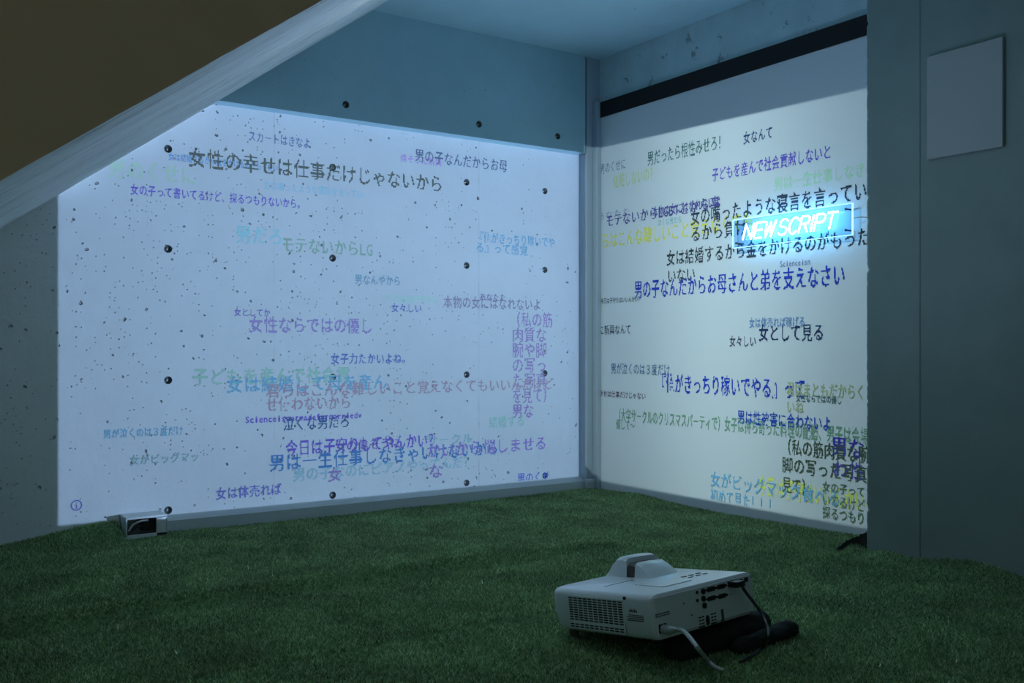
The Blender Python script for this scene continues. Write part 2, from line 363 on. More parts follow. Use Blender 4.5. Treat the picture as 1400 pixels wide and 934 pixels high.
RIGHT=[
("あなたた",816,297,862,11,(128,156,180)),
("男のくせに",820,232,856,15,(104,134,160)),
("男だったら根性みせろ！",885,218,992,20,(62,110,118)),
("女なんて",1016,190,1057,17,(40,72,122)),
("化粧しないの？",838,249,897,19,(150,192,150)),
("子どもを産んで社会貢献しないと",973,240,1137,18,(82,84,192)),
("男は一生仕事しなき",1058,253,1183,19,(138,202,182)),
("だろ",806,255,823,10,(80,110,140)),
("君らはこんな難しいこと覚えなくても",812,332,1030,21,(172,204,92)),
("モテないからLGBTとから事",828,303,985,17,(72,86,150)),
("本物の女にはなれないよ",892,291,986,15,(62,72,152)),
("泣くな男だろ",899,305,932,9,(112,176,190)),
("女の嘴ったような寝言を言ってい",944,298,1186,23,(44,66,88)),
("るから負け",944,321,1022,22,(44,66,88)),
("今日は子守はいいんかい",1036,664,1183,28,(176,222,108)),
("女は結婚するから金をかけるのがもった",911,354,1190,21,(44,62,74)),
("いない",912,378,951,20,(60,82,92)),
("男の子なんだからお母さんと弟を支えなさい",867,397,1156,25,(32,62,176)),
("Scienceisn",1066,361,1108,11,(98,126,165)),
("今日は子守りはいいんかい？",821,412,877,8,(60,84,100)),
("偉そうに新興なんて",798,452,863,13,(60,86,112)),
("男が泣くのは３度だけ",835,504,916,15,(70,115,152)),
("『俺がきっちり稼いでやる』って",899,524,1102,26,(26,60,180)),
("女性の幸せは仕事だけじゃない",803,537,883,9,(80,72,100)),
("（大学サークルのクリスマスパーティで）女子は持ち寄った料理の配膳、男子は会場",842,567,1188,18,(88,146,130)),
("備して〜",842,580,868,14,(88,146,130)),
("女は体売れば稼げる",1024,442,1101,14,(80,128,182)),
("女々しい",997,467,1034,15,(58,72,100)),
("女として見る",1037,456,1127,23,(28,52,92)),
("君はまともだからく",1075,532,1183,20,(130,165,135)),
("いね",1075,556,1099,18,(130,165,135)),
("女性ならではの優し",1088,544,1151,11,(60,98,104)),
("男は性被害に合わないよ",1008,570,1137,19,(30,74,176)),
("男な",1136,610,1183,27,(50,58,168)),
("わ性",1138,640,1183,24,(64,70,170)),
("（私の筋肉質な腕",1068,610,1190,22,(56,84,72)),
("脚の写った写真",1069,635,1186,22,(60,88,78)),
("見て）",1069,662,1110,22,(60,88,78)),
("女がビッグマック食べる",971,655,1150,21,(88,164,210)),
("初めて見た！！！",971,677,1062,20,(88,164,210)),
("女の子って",1124,665,1183,14,(74,112,92)),
("いてるけど",1124,683,1183,17,(84,128,110)),
("探るつもり",1124,700,1183,17,(74,112,92)),
]

def dot_glyph(ch, N=16, SS=5):
    """sixteen-by-sixteen dot pattern of a character (list of row bit masks), sampled from the built-in font's outline"""
    cu = bpy.data.curves.new('glyph', 'FONT'); cu.body = ch; cu.size = 1.0; cu.fill_mode = 'FRONT'; cu.resolution_u = 3; cu.offset = 0.006
    o = bpy.data.objects.new('glyph', cu); COL.objects.link(o); bpy.context.view_layer.update()
    me = o.evaluated_get(bpy.context.evaluated_depsgraph_get()).to_mesh(); me.calc_loop_triangles()
    V = np.array([v.co[:2] for v in me.vertices]); T = [V[list(t.vertices)] for t in me.loop_triangles]
    wide = ord(ch) > 0x2000; x0 = 0.0 if wide else V[:, 0].min() - 0.07; sx = 1.0 if wide else (V[:, 0].max() - V[:, 0].min() + 0.14)
    M_ = N * SS; gx = (np.arange(M_) + 0.5) / M_; X_, Y_ = np.meshgrid(x0 + gx * sx, -0.14 + gx); cov = np.zeros((M_, M_), bool)
    for a, b, c in T:
        i0, i1 = [int(v) for v in np.clip(((min(a[0], b[0], c[0]) - x0) / sx * M_ - 1, (max(a[0], b[0], c[0]) - x0) / sx * M_ + 2), 0, M_)]
        j0, j1 = [int(v) for v in np.clip(((min(a[1], b[1], c[1]) + 0.14) * M_ - 1, (max(a[1], b[1], c[1]) + 0.14) * M_ + 2), 0, M_)]
        Xs, Ys = X_[j0:j1, i0:i1], Y_[j0:j1, i0:i1]
        E1, E2, E3 = [(q[0] - p[0]) * (Ys - p[1]) - (q[1] - p[1]) * (Xs - p[0]) for p, q in ((a, b), (b, c), (c, a))]
        cov[j0:j1, i0:i1] |= ((E1 >= 0) & (E2 >= 0) & (E3 >= 0)) | ((E1 <= 0) & (E2 <= 0) & (E3 <= 0))
    cv = cov.reshape(N, SS, N, SS).mean((1, 3))[::-1]; bits = cv > (0.43 if cv.mean() < 0.3 else 0.5)
    bpy.data.objects.remove(o); bpy.data.curves.remove(cu)
    return [int(sum(int(v) << (15 - k) for k, v in enumerate(row))) for row in bits]
GL = {ch: dot_glyph(ch) for ch in sorted(set(''.join(t[0] for t in LEFT + RIGHT)))}
_tm = {}
def projected_tint(c, bg):  # projected light of the letters painted as surface colour, relative to the lit background
    if (c, bg) not in _tm:
        L = lin(c); B = lin(bg); k = tuple(min(0.9, max(0.004, 0.72 * a / b)) for a, b in zip(L, B))
        m = bpy.data.materials.new('writing_colour'); m.use_nodes = True; b = m.node_tree.nodes['Principled BSDF']
        b.inputs['Base Color'].default_value = (*k, 1); b.inputs['Roughness'].default_value = 0.9; b.inputs['Specular IOR Level'].default_value = 0.1
        _tm[(c, bg)] = m
    return _tm[(c, bg)]
def hue(c):
    r, g, b = c; mx, mn = max(c), min(c)
    if mx - mn < 45: return 'dark grey' if mx < 115 else 'grey'
    if g >= b - 12 and g > r + 8: return ('yellow green' if r > 165 else 'green') + ('' if mx > 150 or r > 165 else ', dark')
    if r > 98 and b > 160 and r >= g - 12: return 'violet'
    if g > b * 0.76: return 'light cyan blue'
    return 'deep blue' if (b > 150 and g < 95) else 'blue'
def writing(lines, root, axis, base, bg, clip):
    """axis 'Y': on the wall plane Y=base, reading towards -X; axis 'X': on plane X=base, reading towards +Y"""
    for i, (s, x0, y0, x1, hp, c) in enumerate(lines):
        off = base + 0.0002 + 0.00003 * i
        f = (lambda px, py: onY(px, py, off)) if axis == 'Y' else (lambda px, py: onX(px, py, off))
        A = f(x0, y0); B = f(x1, y0); zc = A.z; hh = f(x0, y0 - hp / 2).z - f(x0, y0 + hp / 2).z
        ha = A.x if axis == 'Y' else A.y; hb = B.x if axis == 'Y' else B.y; wt = [1.0 if ord(ch) > 0x2000 else (1.0 if s.isascii() else 0.55) for ch in s]; unit = (hb - ha) / sum(wt); pos = ha
        bm = bmesh.new(); chh = hh / 15.0
        for k, ch in enumerate(s):
            rows = GL[ch]; adv = unit * wt[k]; cw = adv / 16.2; start = pos; pos += adv
            for r in range(16):
                z1 = zc + hh / 2 + (0.5 - r) * chh; z0 = z1 - chh
                if z0 < clip[2]: continue
                bits = rows[r]; q = 0
                while q < 16:
                    if bits >> (15 - q) & 1:
                        e_ = q
                        while e_ < 16 and bits >> (15 - e_) & 1: e_ += 1
                        a0 = start + cw * q; a1 = start + cw * e_; q = e_
                        if max(a0, a1) > clip[1] or min(a0, a1) < clip[0]: continue
                        P = [(a0, z0), (a1, z0), (a1, z1), (a0, z1)]
                        vs = [bm.verts.new((a, off, z) if axis == 'Y' else (off, a, z)) for a, z in P]; bm.faces.new(vs)
                    else: q += 1
        o = obj('text_line', bm, projected_tint(c, bg), root, world=True); o['label'] = 'line of %s %s projected writing' % ('small' if hp < 18 else 'large', hue(c)) + ('' if 'マッ' in s else ' reading ' + s)
tl = empty('projected_image', (1.1, 0.0005, 0.05), 'projected scatter of overlapping Japanese phrases on the lit left concrete wall', 'projection')
writing(LEFT, tl, 'Y', 0.0006, (140, 172, 208), (0.09, 2.2, 0.05))
bm = bmesh.new(); c0 = onY(104.5, 691, 0.001)
for k in range(24):
    a, b = k * math.pi / 12, (k + 1) * math.pi / 12
    bm.faces.new([bm.verts.new((c0.x + r * math.cos(q), 0.001, c0.z + r * math.sin(q))) for r, q in ((0.0175, a), (0.0175, b), (0.0138, b), (0.0138, a))])
for (u0, u1, v0, v1) in ((-0.0015, 0.0015, -0.009, 0.003), (-0.0016, 0.0016, 0.006, 0.0092), (-0.004, 0.0035, -0.0105, -0.0085), (0, 0.004, 0.001, 0.003)):
    bm.faces.new([bm.verts.new((c0.x + u, 0.001, c0.z + v)) for u, v in ((u0, v0), (u1, v0), (u1, v1), (u0, v1))])
tag(obj('info_icon', bm, projected_tint((82, 100, 196), (140, 172, 208)), tl, world=True), 'small blue ringed letter i icon')
tr = empty('projected_image', (0.017, 0.8, 0.05), 'projected layers of denser Japanese phrases on the white fabric screen at right', 'projection')
writing(RIGHT, tr, 'X', 0.0165, (164, 198, 212), (0.02, 1.56, 0.037))

# ------------------------------------------------------------------ neon sign
SXP = 0.052                                   # plane of the acrylic
TL = onX(1002.5, 301, SXP); TR = onX(1166, 279, SXP); BL = onX(1002.5, 338.5, SXP); BR = onX(1164.5, 321.5, SXP)
ya, yb = (TL.y + BL.y) / 2, (TR.y + BR.y) / 2; zt = (TL.z + TR.z) / 2; zb = (BL.z + BR.z) / 2
t = empty('neon_sign', (SXP, (ya + yb) / 2, zb), 'clear acrylic panel with glowing white blue neon letters reading NEW SCRIPT', 'neon sign')
M_ac = bpy.data.materials.new('clear_acrylic'); M_ac.use_nodes = True; nt = M_ac.node_tree; nt.nodes.clear()
out = nt.nodes.new('ShaderNodeOutputMaterial'); mxs = nt.nodes.new('ShaderNodeMixShader'); tr_ = nt.nodes.new('ShaderNodeBsdfTransparent'); gl = nt.nodes.new('ShaderNodeBsdfGlossy')
gl.inputs['Roughness'].default_value = 0.08; tr_.inputs['Color'].default_value = (0.72, 0.84, 0.95, 1); mxs.inputs[0].default_value = 0.02
nt.links.new(tr_.outputs[0], mxs.inputs[1]); nt.links.new(gl.outputs[0], mxs.inputs[2]); nt.links.new(mxs.outputs[0], out.inputs[0])
bm = bmesh.new(); box(bm, SXP - 0.003, SXP + 0.003, ya, yb, zb, zt); obj('acrylic_panel', bm, M_ac, t, world=True)
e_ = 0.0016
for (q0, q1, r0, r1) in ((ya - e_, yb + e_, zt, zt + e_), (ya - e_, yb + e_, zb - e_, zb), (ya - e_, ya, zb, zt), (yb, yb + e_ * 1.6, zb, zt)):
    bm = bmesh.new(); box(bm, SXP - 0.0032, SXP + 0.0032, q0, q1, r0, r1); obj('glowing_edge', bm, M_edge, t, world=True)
for (q, r) in ((ya + 0.018, zt - 0.016), (ya + 0.018, zb + 0.016), (yb - 0.022, zt - 0.016), (yb - 0.022, zb + 0.016)):
    bm = bmesh.new(); cyl(bm, (0.0165, q, r), (SXP - 0.003, q, r), 0.0028, 12); cyl(bm, (SXP + 0.003, q, r), (SXP + 0.006, q, r), 0.0050, 14, 0.004); obj('standoff_bolt', bm, M_bolt, t, True, True)
# letters as bent tubes (x,y in letter box 0..1, condensed italic)
def arc(cx, cy, rx, ry, a0, a1, n=10): return [(cx + rx * math.cos(math.radians(a0 + (a1 - a0) * i / n)), cy + ry * math.sin(math.radians(a0 + (a1 - a0) * i / n))) for i in range(n + 1)]
LET = {
 'N': [[(0, 0), (0, 1), (0.9, 0), (0.9, 1)]],
 'E': [[(0.85, 1), (0, 1), (0, 0), (0.85, 0)], [(0, 0.52), (0.75, 0.52)]],
 'W': [[(0, 1), (0.22, 0), (0.5, 0.95), (0.78, 0), (1.02, 1)]],
 'S': [arc(0.45, 0.75, 0.40, 0.25, 20, 270, 12) + arc(0.45, 0.25, 0.42, 0.25, 90, -160, 12)],
 'C': [arc(0.5, 0.5, 0.46, 0.5, 40, 320, 18)],
 'R': [[(0, 0), (0, 1), (0.5, 1)] + arc(0.5, 0.76, 0.35, 0.24, 90, -90, 8) + [(0, 0.52)], [(0.42, 0.52), (0.85, 0)]],
 'I': [[(0.1, 0), (0.1, 1)]],
 'P': [[(0, 0), (0, 1), (0.5, 1)] + arc(0.5, 0.75, 0.36, 0.25, 90, -90, 8) + [(0, 0.5)]],
 'T': [[(0, 1), (0.95, 1)], [(0.47, 1), (0.47, 0)]]}
TXP = SXP + 0.013
n0 = onX(1015.5, 318, TXP).y; n1 = onX(1146, 300, TXP).y; H = onX(1020, 307.5, TXP).z - onX(1017, 328.5, TXP).z; Z0 = onX(1017, 328.5, TXP).z + 0.002
adv = {'N': 1.2, 'E': 1.08, 'W': 1.25, ' ': 0.22, 'S': 1.08, 'C': 1.12, 'R': 1.08, 'I': 0.42, 'P': 1.02, 'T': 0.95}
tot = sum(adv[c] for c in 'NEW SCRIPT'); u = (n1 - n0 - 0.016) / tot; q = n0
for c in 'NEW SCRIPT':
    if c == ' ': q += adv[c] * u; continue
    bm = bmesh.new()
    for st in LET[c]:
        pts = []
        for (a, b_), (c2, d2) in zip(st, st[1:]):
            for k in range(4): pts.append((a + (c2 - a) * k / 4, b_ + (d2 - b_) * k / 4))
        pts.append(st[-1])
        tube(bm, [(TXP, q + x * u + y * 0.016, Z0 + y * H) for x, y in pts], 0.0027, 8)
    obj('neon_letter', bm, M_neon, t, True, True); q += adv[c] * u
p0 = onX(1166, 296, 0.03)
bm = bmesh.new(); tube(bm, spline([(SXP - 0.002, yb - 0.01, (zt + zb) / 2), (0.045, yb + 0.02, (zt + zb) / 2 + 0.004), (0.02, yb + 0.06, (zt + zb) / 2 + 0.002), (0.019, yb + 0.14, (zt + zb) / 2 + 0.012)], 6), 0.0018); obj('wire', bm, M_cable_w, t, True, True)

# ------------------------------------------------------------------ white board on the pillar
PX = 0.203; c1 = onX(1267, 147, PX + 0.012); c2 = onX(1370.5, 126, PX + 0.012)
zt_ = (onX(1268, 77.6, PX + 0.012).z + onX(1371, 50.5, PX + 0.012).z) / 2; zb_ = (onX(1266.5, 217.5, PX + 0.012).z + onX(1370, 201, PX + 0.012).z) / 2
bm = bmesh.new(); box(bm, PX + 0.001, PX + 0.012, c1.y, c2.y, zb_, zt_, 0.0006, 1)
o = obj('notice_board', bm, M_board); tag(o, 'small blank white foam notice board mounted on the grey pillar', 'board')

# ------------------------------------------------------------------ artificial grass mats
SEAM = 1.595
def ss(a, b, x): t = np.clip((x - a) / (b - a), 0, 1); return t * t * (3 - 2 * t)
def hgt(x, y):
    h = -0.007 + 0.014 * ss(0.5, 1.9, y) + 0.0022 * np.sin(x * 3.1 + 1.3) * np.sin(y * 4.3 + .4) + 0.0014 * np.sin(x * 7.7 + y * 5.1) + 0.001 * np.sin(x * 15 - y * 11)
    h = h + 0.026 * np.exp(-((y - 1.035 - 0.03 * np.sin(x * 2.2)) / 0.042) ** 2) * ss(0.5, 1.2, x)          # soft ruck across the rear mat
    h = h - 0.009 * np.exp(-((y - 1.105 - 0.03 * np.sin(x * 2.2)) / 0.03) ** 2) * ss(0.5, 1.2, x)
    b = np.where(x < 2.03, 0, 1) * np.exp(-((x - 2.03) / 0.26) ** 2); h = h + 0.052 * b * np.exp(-(y / 0.085) ** 2)   # heaped beside the outlet box
    h = h + 0.028 * np.exp(-((y - 1.93) / 0.13) ** 2) * np.exp(-((x - 0.20) / 0.11) ** 2)                     # heaped against the pillar
    h = h + 0.010 * np.exp(-((y - 1.66) / 0.05) ** 2) * np.exp(-((x - 0.24) / 0.16) ** 2)
    h = h + 0.009 * np.exp(-((y - 0.35) / 0.12) ** 2) * np.exp(-((x - 0.03) / 0.05) ** 2)
    h = h + 0.006 * np.exp(-((y - 2.02 + 0.15 * (x - 0.3)) / 0.05) ** 2) * np.exp(-((x - 0.5) / 0.3) ** 2)
    wob = 0.6 + 0.4 * np.sin(x * 6.1 + 1.0) * np.sin(x * 2.3)                                                   # rear mat's edge stands a little proud
    h = h + np.where(y < SEAM, 0.0055 * wob * np.exp(-((y - SEAM) / 0.035) ** 2), -0.003 * np.exp(-((y - SEAM) / 0.022) ** 2))
    return h
def inside(x, y):
    k = (np.abs(y - SEAM - 0.002 * np.sin(x * 23)) > 0.0028) & (x > 0.022) & ((y > 0.048) | ((x > 2.024) & (y > 0.003))) & ~((y > 1.56) & (x < 0.209)) & ~((x > 1.878) & (x < 2.024) & (y < 0.098))
    return k
def turf_mat(name, label, x0, x1, y0, y1, nblade):
    root = empty(name, ((x0 + x1) / 2, (y0 + y1) / 2, 0.0), label, 'grass mat')
    nx, ny = int((x1 - x0) / 0.02), int((y1 - y0) / 0.02); gx = np.linspace(x0, x1, nx); gy = np.linspace(y0, y1, ny)
    XX, YY = np.meshgrid(gx, gy); HH = hgt(XX, YY); co = np.stack([XX, YY, HH], -1).reshape(-1, 3) - np.array(root.location)
    idx = np.arange(nx * ny).reshape(ny, nx); q = np.stack([idx[:-1, :-1], idx[:-1, 1:], idx[1:, 1:], idx[1:, :-1]], -1).reshape(-1, 4)
    cx = (XX[:-1, :-1] + XX[1:, 1:]).ravel() / 2; cy = (YY[:-1, :-1] + YY[1:, 1:]).ravel() / 2; q = q[~((cx > 1.885) & (cx < 2.02) & (cy < 0.09))]
    me = bpy.data.meshes.new('backing'); me.from_pydata(co.tolist(), [], q.tolist()); me.materials.append(M_back)
    for p in me.polygons: p.use_smooth = True
    link(bpy.data.objects.new('backing', me), root)
    # blades
    bx = rng.uniform(x0, x1, nblade); by = rng.uniform(y0, y1, nblade); k = inside(bx, by)
    dx = bx - CAM.x; dy = by - CAM.y; dep = dx * FW.x + dy * FW.y; lat = dx * RT.x + dy * RT.y
    k &= (dep > 0.9) & (np.abs(lat) < dep * 0.53 + 0.45); bx, by, dep = bx[k], by[k], dep[k]; n = len(bx)
    bz = hgt(bx, by); th = rng.uniform(0, 2 * math.pi, n); wd = rng.uniform(0.0009, 0.0020, n); hh = rng.uniform(0.003, 0.010, n)
    la = rng.uniform(0, 2 * math.pi, n); ll = hh * rng.uniform(0.2, 1.5, n); ca, sa = np.cos(th) * wd, np.sin(th) * wd
    P = np.zeros((n, 3, 3)); P[:, 0] = np.stack([bx - ca, by - sa, bz - 0.001], -1); P[:, 1] = np.stack([bx + ca, by + sa, bz - 0.001], -1)
    P[:, 2] = np.stack([bx + np.cos(la) * ll, by + np.sin(la) * ll, bz + hh], -1)
    P = P.reshape(-1, 3) - np.array(root.location)
    me = bpy.data.meshes.new('grass_blades'); me.vertices.add(3 * n); me.loops.add(3 * n); me.polygons.add(n)
    me.vertices.foreach_set('co', P.ravel().astype(np.float32)); me.loops.foreach_set('vertex_index', np.arange(3 * n, dtype=np.int32))
    me.polygons.foreach_set('loop_start', np.arange(0, 3 * n, 3, dtype=np.int32)); me.polygons.foreach_set('loop_total', np.full(n, 3, dtype=np.int32))
    me.update(); me.materials.append(M_blade); tag(link(bpy.data.objects.new('grass_blades', me), root), kind='stuff')
    print('blades', n)
    return root
M_back = mat('turf_backing', (0.14, 0.26, 0.11), 0.95)
M_blade = bpy.data.materials.new('turf_blades'); M_blade.use_nodes = True; nt = M_blade.node_tree; b = nt.nodes['Principled BSDF']
g = nt.nodes.new('ShaderNodeNewGeometry'); cr = nt.nodes.new('ShaderNodeValToRGB'); nt.links.new(g.outputs['Random Per Island'], cr.inputs[0])
cr.color_ramp.elements[0].color = (0.07, 0.145, 0.05, 1); cr.color_ramp.elements[1].color = (0.70, 0.90, 0.50, 1); el = cr.color_ramp.elements.new(0.6); el.color = (0.27, 0.43, 0.17, 1)
tc = nt.nodes.new('ShaderNodeTexCoord'); nn = nt.nodes.new('ShaderNodeTexNoise'); nn.inputs['Scale'].default_value = 5; nn.inputs['Detail'].default_value = 4; nt.links.new(tc.outputs['Object'], nn.inputs['Vector'])
mr = nt.nodes.new('ShaderNodeMapRange'); mr.inputs[1].default_value = 0.3; mr.inputs[2].default_value = 0.7; mr.inputs[3].default_value = 0.62; mr.inputs[4].default_value = 1.2; nt.links.new(nn.outputs['Fac'], mr.inputs[0])
vm = nt.nodes.new('ShaderNodeVectorMath'); vm.operation = 'SCALE'; nt.links.new(cr.outputs[0], vm.inputs[0]); nt.links.new(mr.outputs[0], vm.inputs['Scale']); nt.links.new(vm.outputs[0], b.inputs['Base Color'])
b.inputs['Roughness'].default_value = 0.24; b.inputs['Specular IOR Level'].default_value = 0.9
tl_ = nt.nodes.new('ShaderNodeBsdfTranslucent'); mxb = nt.nodes.new('ShaderNodeMixShader'); mxb.inputs[0].default_value = 0.45
nt.links.new(vm.outputs[0], tl_.inputs['Color']); nt.links.new(b.outputs[0], mxb.inputs[1]); nt.links.new(tl_.outputs[0], mxb.inputs[2]); nt.links.new(mxb.outputs[0], nt.nodes['Material Output'].inputs[0])
turf_mat('artificial_grass_mat', 'rear artificial grass mat running up to the lit walls', 0.018, 3.3, 0.004, SEAM, 640000)
turf_mat('artificial_grass_mat', 'front artificial grass mat under the white projector', 0.2, 3.3, SEAM + 0.0005, 3.3, 430000)

# lifted, rumpled turf edge by the pillar; dark of the hollow below put into its colour
bm = bmesh.new(); N1 = 14; rows = []
A_ = [(onZ(1139, 755, 0.000)), (onZ(1149, 745, 0.022)), (onX(1162, 737, 0.16)), (onX(1172, 733, 0.13)), (onX(1183, 728, 0.11)), (onX(1196, 722, 0.10))]
top = spline(A_, 5); 
for j, p in enumerate(top):
    f = j / (len(top) - 1); base = onZ(1141 + 44 * f, 757, -0.004)
    rows.append([bm.verts.new(p.lerp(base, s) + Vector((0.012 * math.sin(s * 3.14), 0.018 * math.sin(s * 3.14) * (1 - f), -0.016 * math.sin(s * 3.14) * math.sin(f * 3.14) + random.gauss(0, 0.0018)))) for s in [k / 7 for k in range(8)]])
for a, b_ in zip(rows, rows[1:]):
    for k in range(7): bm.faces.new((a[k], a[k + 1], b_[k + 1], b_[k]))
bmesh.ops.solidify(bm, geom=bm.faces[:], thickness=0.003)
M_under = mat('turf_underside_hollow_dark', (0.012, 0.010, 0.007), 0.95)
tag(obj('lifted_turf_edge', bm, M_under, None, True), 'lifted edge of turf mat with dark hollow at the foot of the pillar', 'turf edge')

# ------------------------------------------------------------------ outlet box beside the heaped mat
t = empty('outlet_box', (1.953, 0.04, 0.0), 'small open white outlet box at the foot of the left wall', 'outlet box')
x0, x1, yd, zt_ = 1.888, 2.020, 0.090, 0.066
bm = bmesh.new(); box(bm, x0, x1, 0.001, yd, 0.058, zt_, 0.003); box(bm, x0, x1, 0.001, 0.006, 0.0, 0.06); box(bm, x1 - 0.004, x1, 0.004, yd, 0.0, 0.06); box(bm, x0, x0 + 0.004, 0.004, yd, -0.012, 0.06)
box(bm, x0, x0 + 0.036, yd - 0.006, yd, -0.012, 0.058, 0.002); box(bm, x0, x1, yd - 0.006, yd, -0.012, 0.008, 0.001); obj('housing', bm, M_box, t, True, True)
bm = bmesh.new(); box(bm, x0 + 0.036, x0 + 0.080, 0.03, 0.075, 0.016, 0.050, 0.005, 3); tag(obj('socket', bm, M_pdark, t, True, True), 'black socket block')
bm = bmesh.new(); tube(bm, spline([(x0 + 0.078, 0.07, 0.03), (x0 + 0.095, 0.08, 0.034), (x0 + 0.115, 0.085, 0.022), (x0 + 0.126, 0.09, 0.014)], 6), 0.004); tag(obj('cable', bm, M_cable_b, t, True, True), 'thin black cable')
bm = bmesh.new(); tube(bm, spline([(x0 + 0.06, 0.078, 0.050), (x0 + 0.085, 0.084, 0.050), (x0 + 0.11, 0.086, 0.040), (x0 + 0.122, 0.088, 0.022)], 6), 0.0035); tag(obj('cable', bm, M_cable_w, t, True, True), 'white cable')

# ------------------------------------------------------------------ projector
Bt = Vector((1.488, 2.031, 0.149)); u_ = Vector((-1, -0.107, 0)).normalized(); v_ = Vector((0.1, -0.985, -0.133)).normalized()
n_ = u_.cross(v_).normalized(); v_ = n_.cross(u_).normalized()
UX, VY, HZ = 0.318, 0.295, 0.086
pr = empty('video_projector', (0, 0, 0), 'white short throw video projector tilted on the grass mat', 'projector')
R = Matrix.Identity(4); org = Bt - n_ * HZ
for i in range(3): R[i][0] = u_[i]; R[i][1] = v_[i]; R[i][2] = n_[i]; R[i][3] = org[i]
pr.matrix_world = R
# body: rounded box, softer at the vented side, slightly narrowed at the bottom
bm = bmesh.new()
def rrect(x0, x1, y0, y1, r4, n=6):
    P = []
    for (cx, cy, a0, r) in ((x0, y0, 180, r4[0]), (x1, y0, 270, r4[1]), (x1, y1, 0, r4[2]), (x0, y1, 90, r4[3])):
        ccx = cx + (r if cx == x0 else -r); ccy = cy + (r if cy == y0 else -r)
        for k in range(n + 1): a = math.radians(a0 + 90 * k / n); P.append((ccx + r * math.cos(a), ccy + r * math.sin(a)))
    return P
lev = [(0.0, 0.014), (0.004, 0.008), (0.012, 0.004), (0.040, 0.0), (HZ - 0.012, 0.0), (HZ - 0.006, 0.0022), (HZ - 0.002, 0.0062), (HZ, 0.012)]
rings = []
for z, ins in lev:
    rings.append([bm.verts.new((x, y, z)) for x, y in rrect(ins, UX - ins, 0.0 + ins * 0.3, VY - ins, (0.009, 0.006, 0.02, 0.030))])
for a, b in zip(rings, rings[1:]):
    for i in range(len(a)): bm.faces.new((a[i], a[(i + 1) % len(a)], b[(i + 1) % len(a)], b[i]))
bm.faces.new(rings[0][::-1]); bm.faces.new(rings[-1]); obj('casing', bm, M_pwhite, pr, True)
# raised hood around the lens: two humps with a dark window groove between
def hood(name, y_prof, xa, xb, m):
    bm = bmesh.new(); rr = []
    for f in (0.0, 0.04, 0.12, 0.5, 0.86, 0.96, 1.0):
        sc = {0.0: 0.0, 0.04: 0.86, 0.12: 1.0, 0.5: 1.0, 0.86: 0.93, 0.96: 0.75, 1.0: 0.0}[f]
        x = xa + (xb - xa) * (f if f > 0 else 0); rr.append([bm.verts.new((x, y, HZ - 0.003 + (z * sc))) for y, z in y_prof])
    for a, b in zip(rr, rr[1:]):
        for i in range(len(a) - 1): bm.faces.new((a[i], a[i + 1], b[i + 1], b[i]))
    bmesh.ops.remove_doubles(bm, verts=bm.verts, dist=1e-5)
    return obj(name, bm, m, pr, True)
hood('lens_hood', [(0.287, 0), (0.276, 0.015), (0.262, 0.034), (0.250, 0.043), (0.240, 0.046), (0.230, 0.045), (0.222, 0.042), (0.220, 0.028)], 0.165, 0.280, M_pwhite)
hood('lens_hood', [(0.196, 0.020), (0.194, 0.034), (0.186, 0.034), (0.176, 0.028), (0.162, 0.014), (0.152, 0.004), (0.147, 0.0)], 0.165, 0.262, M_pwhite)
hood('lens_window', [(0.222, 0.032), (0.208, 0.032), (0.194, 0.027)], 0.168, 0.275, M_pgrey)
# top details
def plate(name, x0, x1, y0, y1, m, h=0.0012, z=HZ, label=None):
    bm = bmesh.new(); box(bm, x0, x1, y0, y1, z - 0.001, z + h, 0.0004, 1); o = obj(name, bm, m, pr)
    if label: o['label'] = label
    return o
bm = bmesh.new()
for k in range(17): box(bm, 0.055 + k * 0.0052, 0.0575 + k * 0.0052, 0.175 + 0.0006 * (k % 3), 0.180, HZ, HZ + 0.0004)
tag(obj('printed_mark', bm, M_print, pr), 'small grey lettering on the lid')
plate('lid_panel', 0.09, 0.175, 0.045, 0.125, M_pwhite, 0.0016)
for k in range(3): plate('button', 0.205 + 0.024 * k, 0.217 + 0.024 * k, 0.092, 0.100, M_print, 0.001)
for k in range(3): plate('button', 0.205 + 0.024 * k, 0.217 + 0.024 * k, 0.074, 0.080, M_print, 0.001)
# vented side (x = 0 face)
bm = bmesh.new(); 
for r in range(13):
    if r == 2: continue
    for c in range(11): box(bm, -0.0019, 0.0012, 0.078 + c * 0.0142, 0.0885 + c * 0.0142, 0.0105 + r * 0.0048, 0.0130 + r * 0.0048)
tag(obj('vent_slots', bm, M_pdark, pr), 'grid of dark vent slots', kind='stuff')
bm = bmesh.new(); box(bm, -0.0012, 0.0004, 0.0745, 0.234, 0.0075, 0.0745, 0.0005, 1); obj('vent_grille', bm, M_pwhite, pr)
bm = bmesh.new()
for k in range(5): box(bm, -0.0006, 0.0012, 0.040 + k * 0.0045, 0.043 + k * 0.0045, 0.052, 0.052 + 0.004 + 0.002 * (k % 2))
for r in range(4): box(bm, -0.0006, 0.0012, 0.024, 0.068 - 0.004 * (r % 2), 0.0355 + r * 0.0034, 0.037 + r * 0.0034)
tag(obj('printed_mark', bm, M_print, pr), 'tiny grey printed lines beside the vent')
bm = bmesh.new(); cyl(bm, (-0.0008, 0.071, 0.0775), (0.002, 0.071, 0.0775), 0.0035, 10); tag(obj('sensor', bm, M_pdark, pr), 'small black sensor dot')
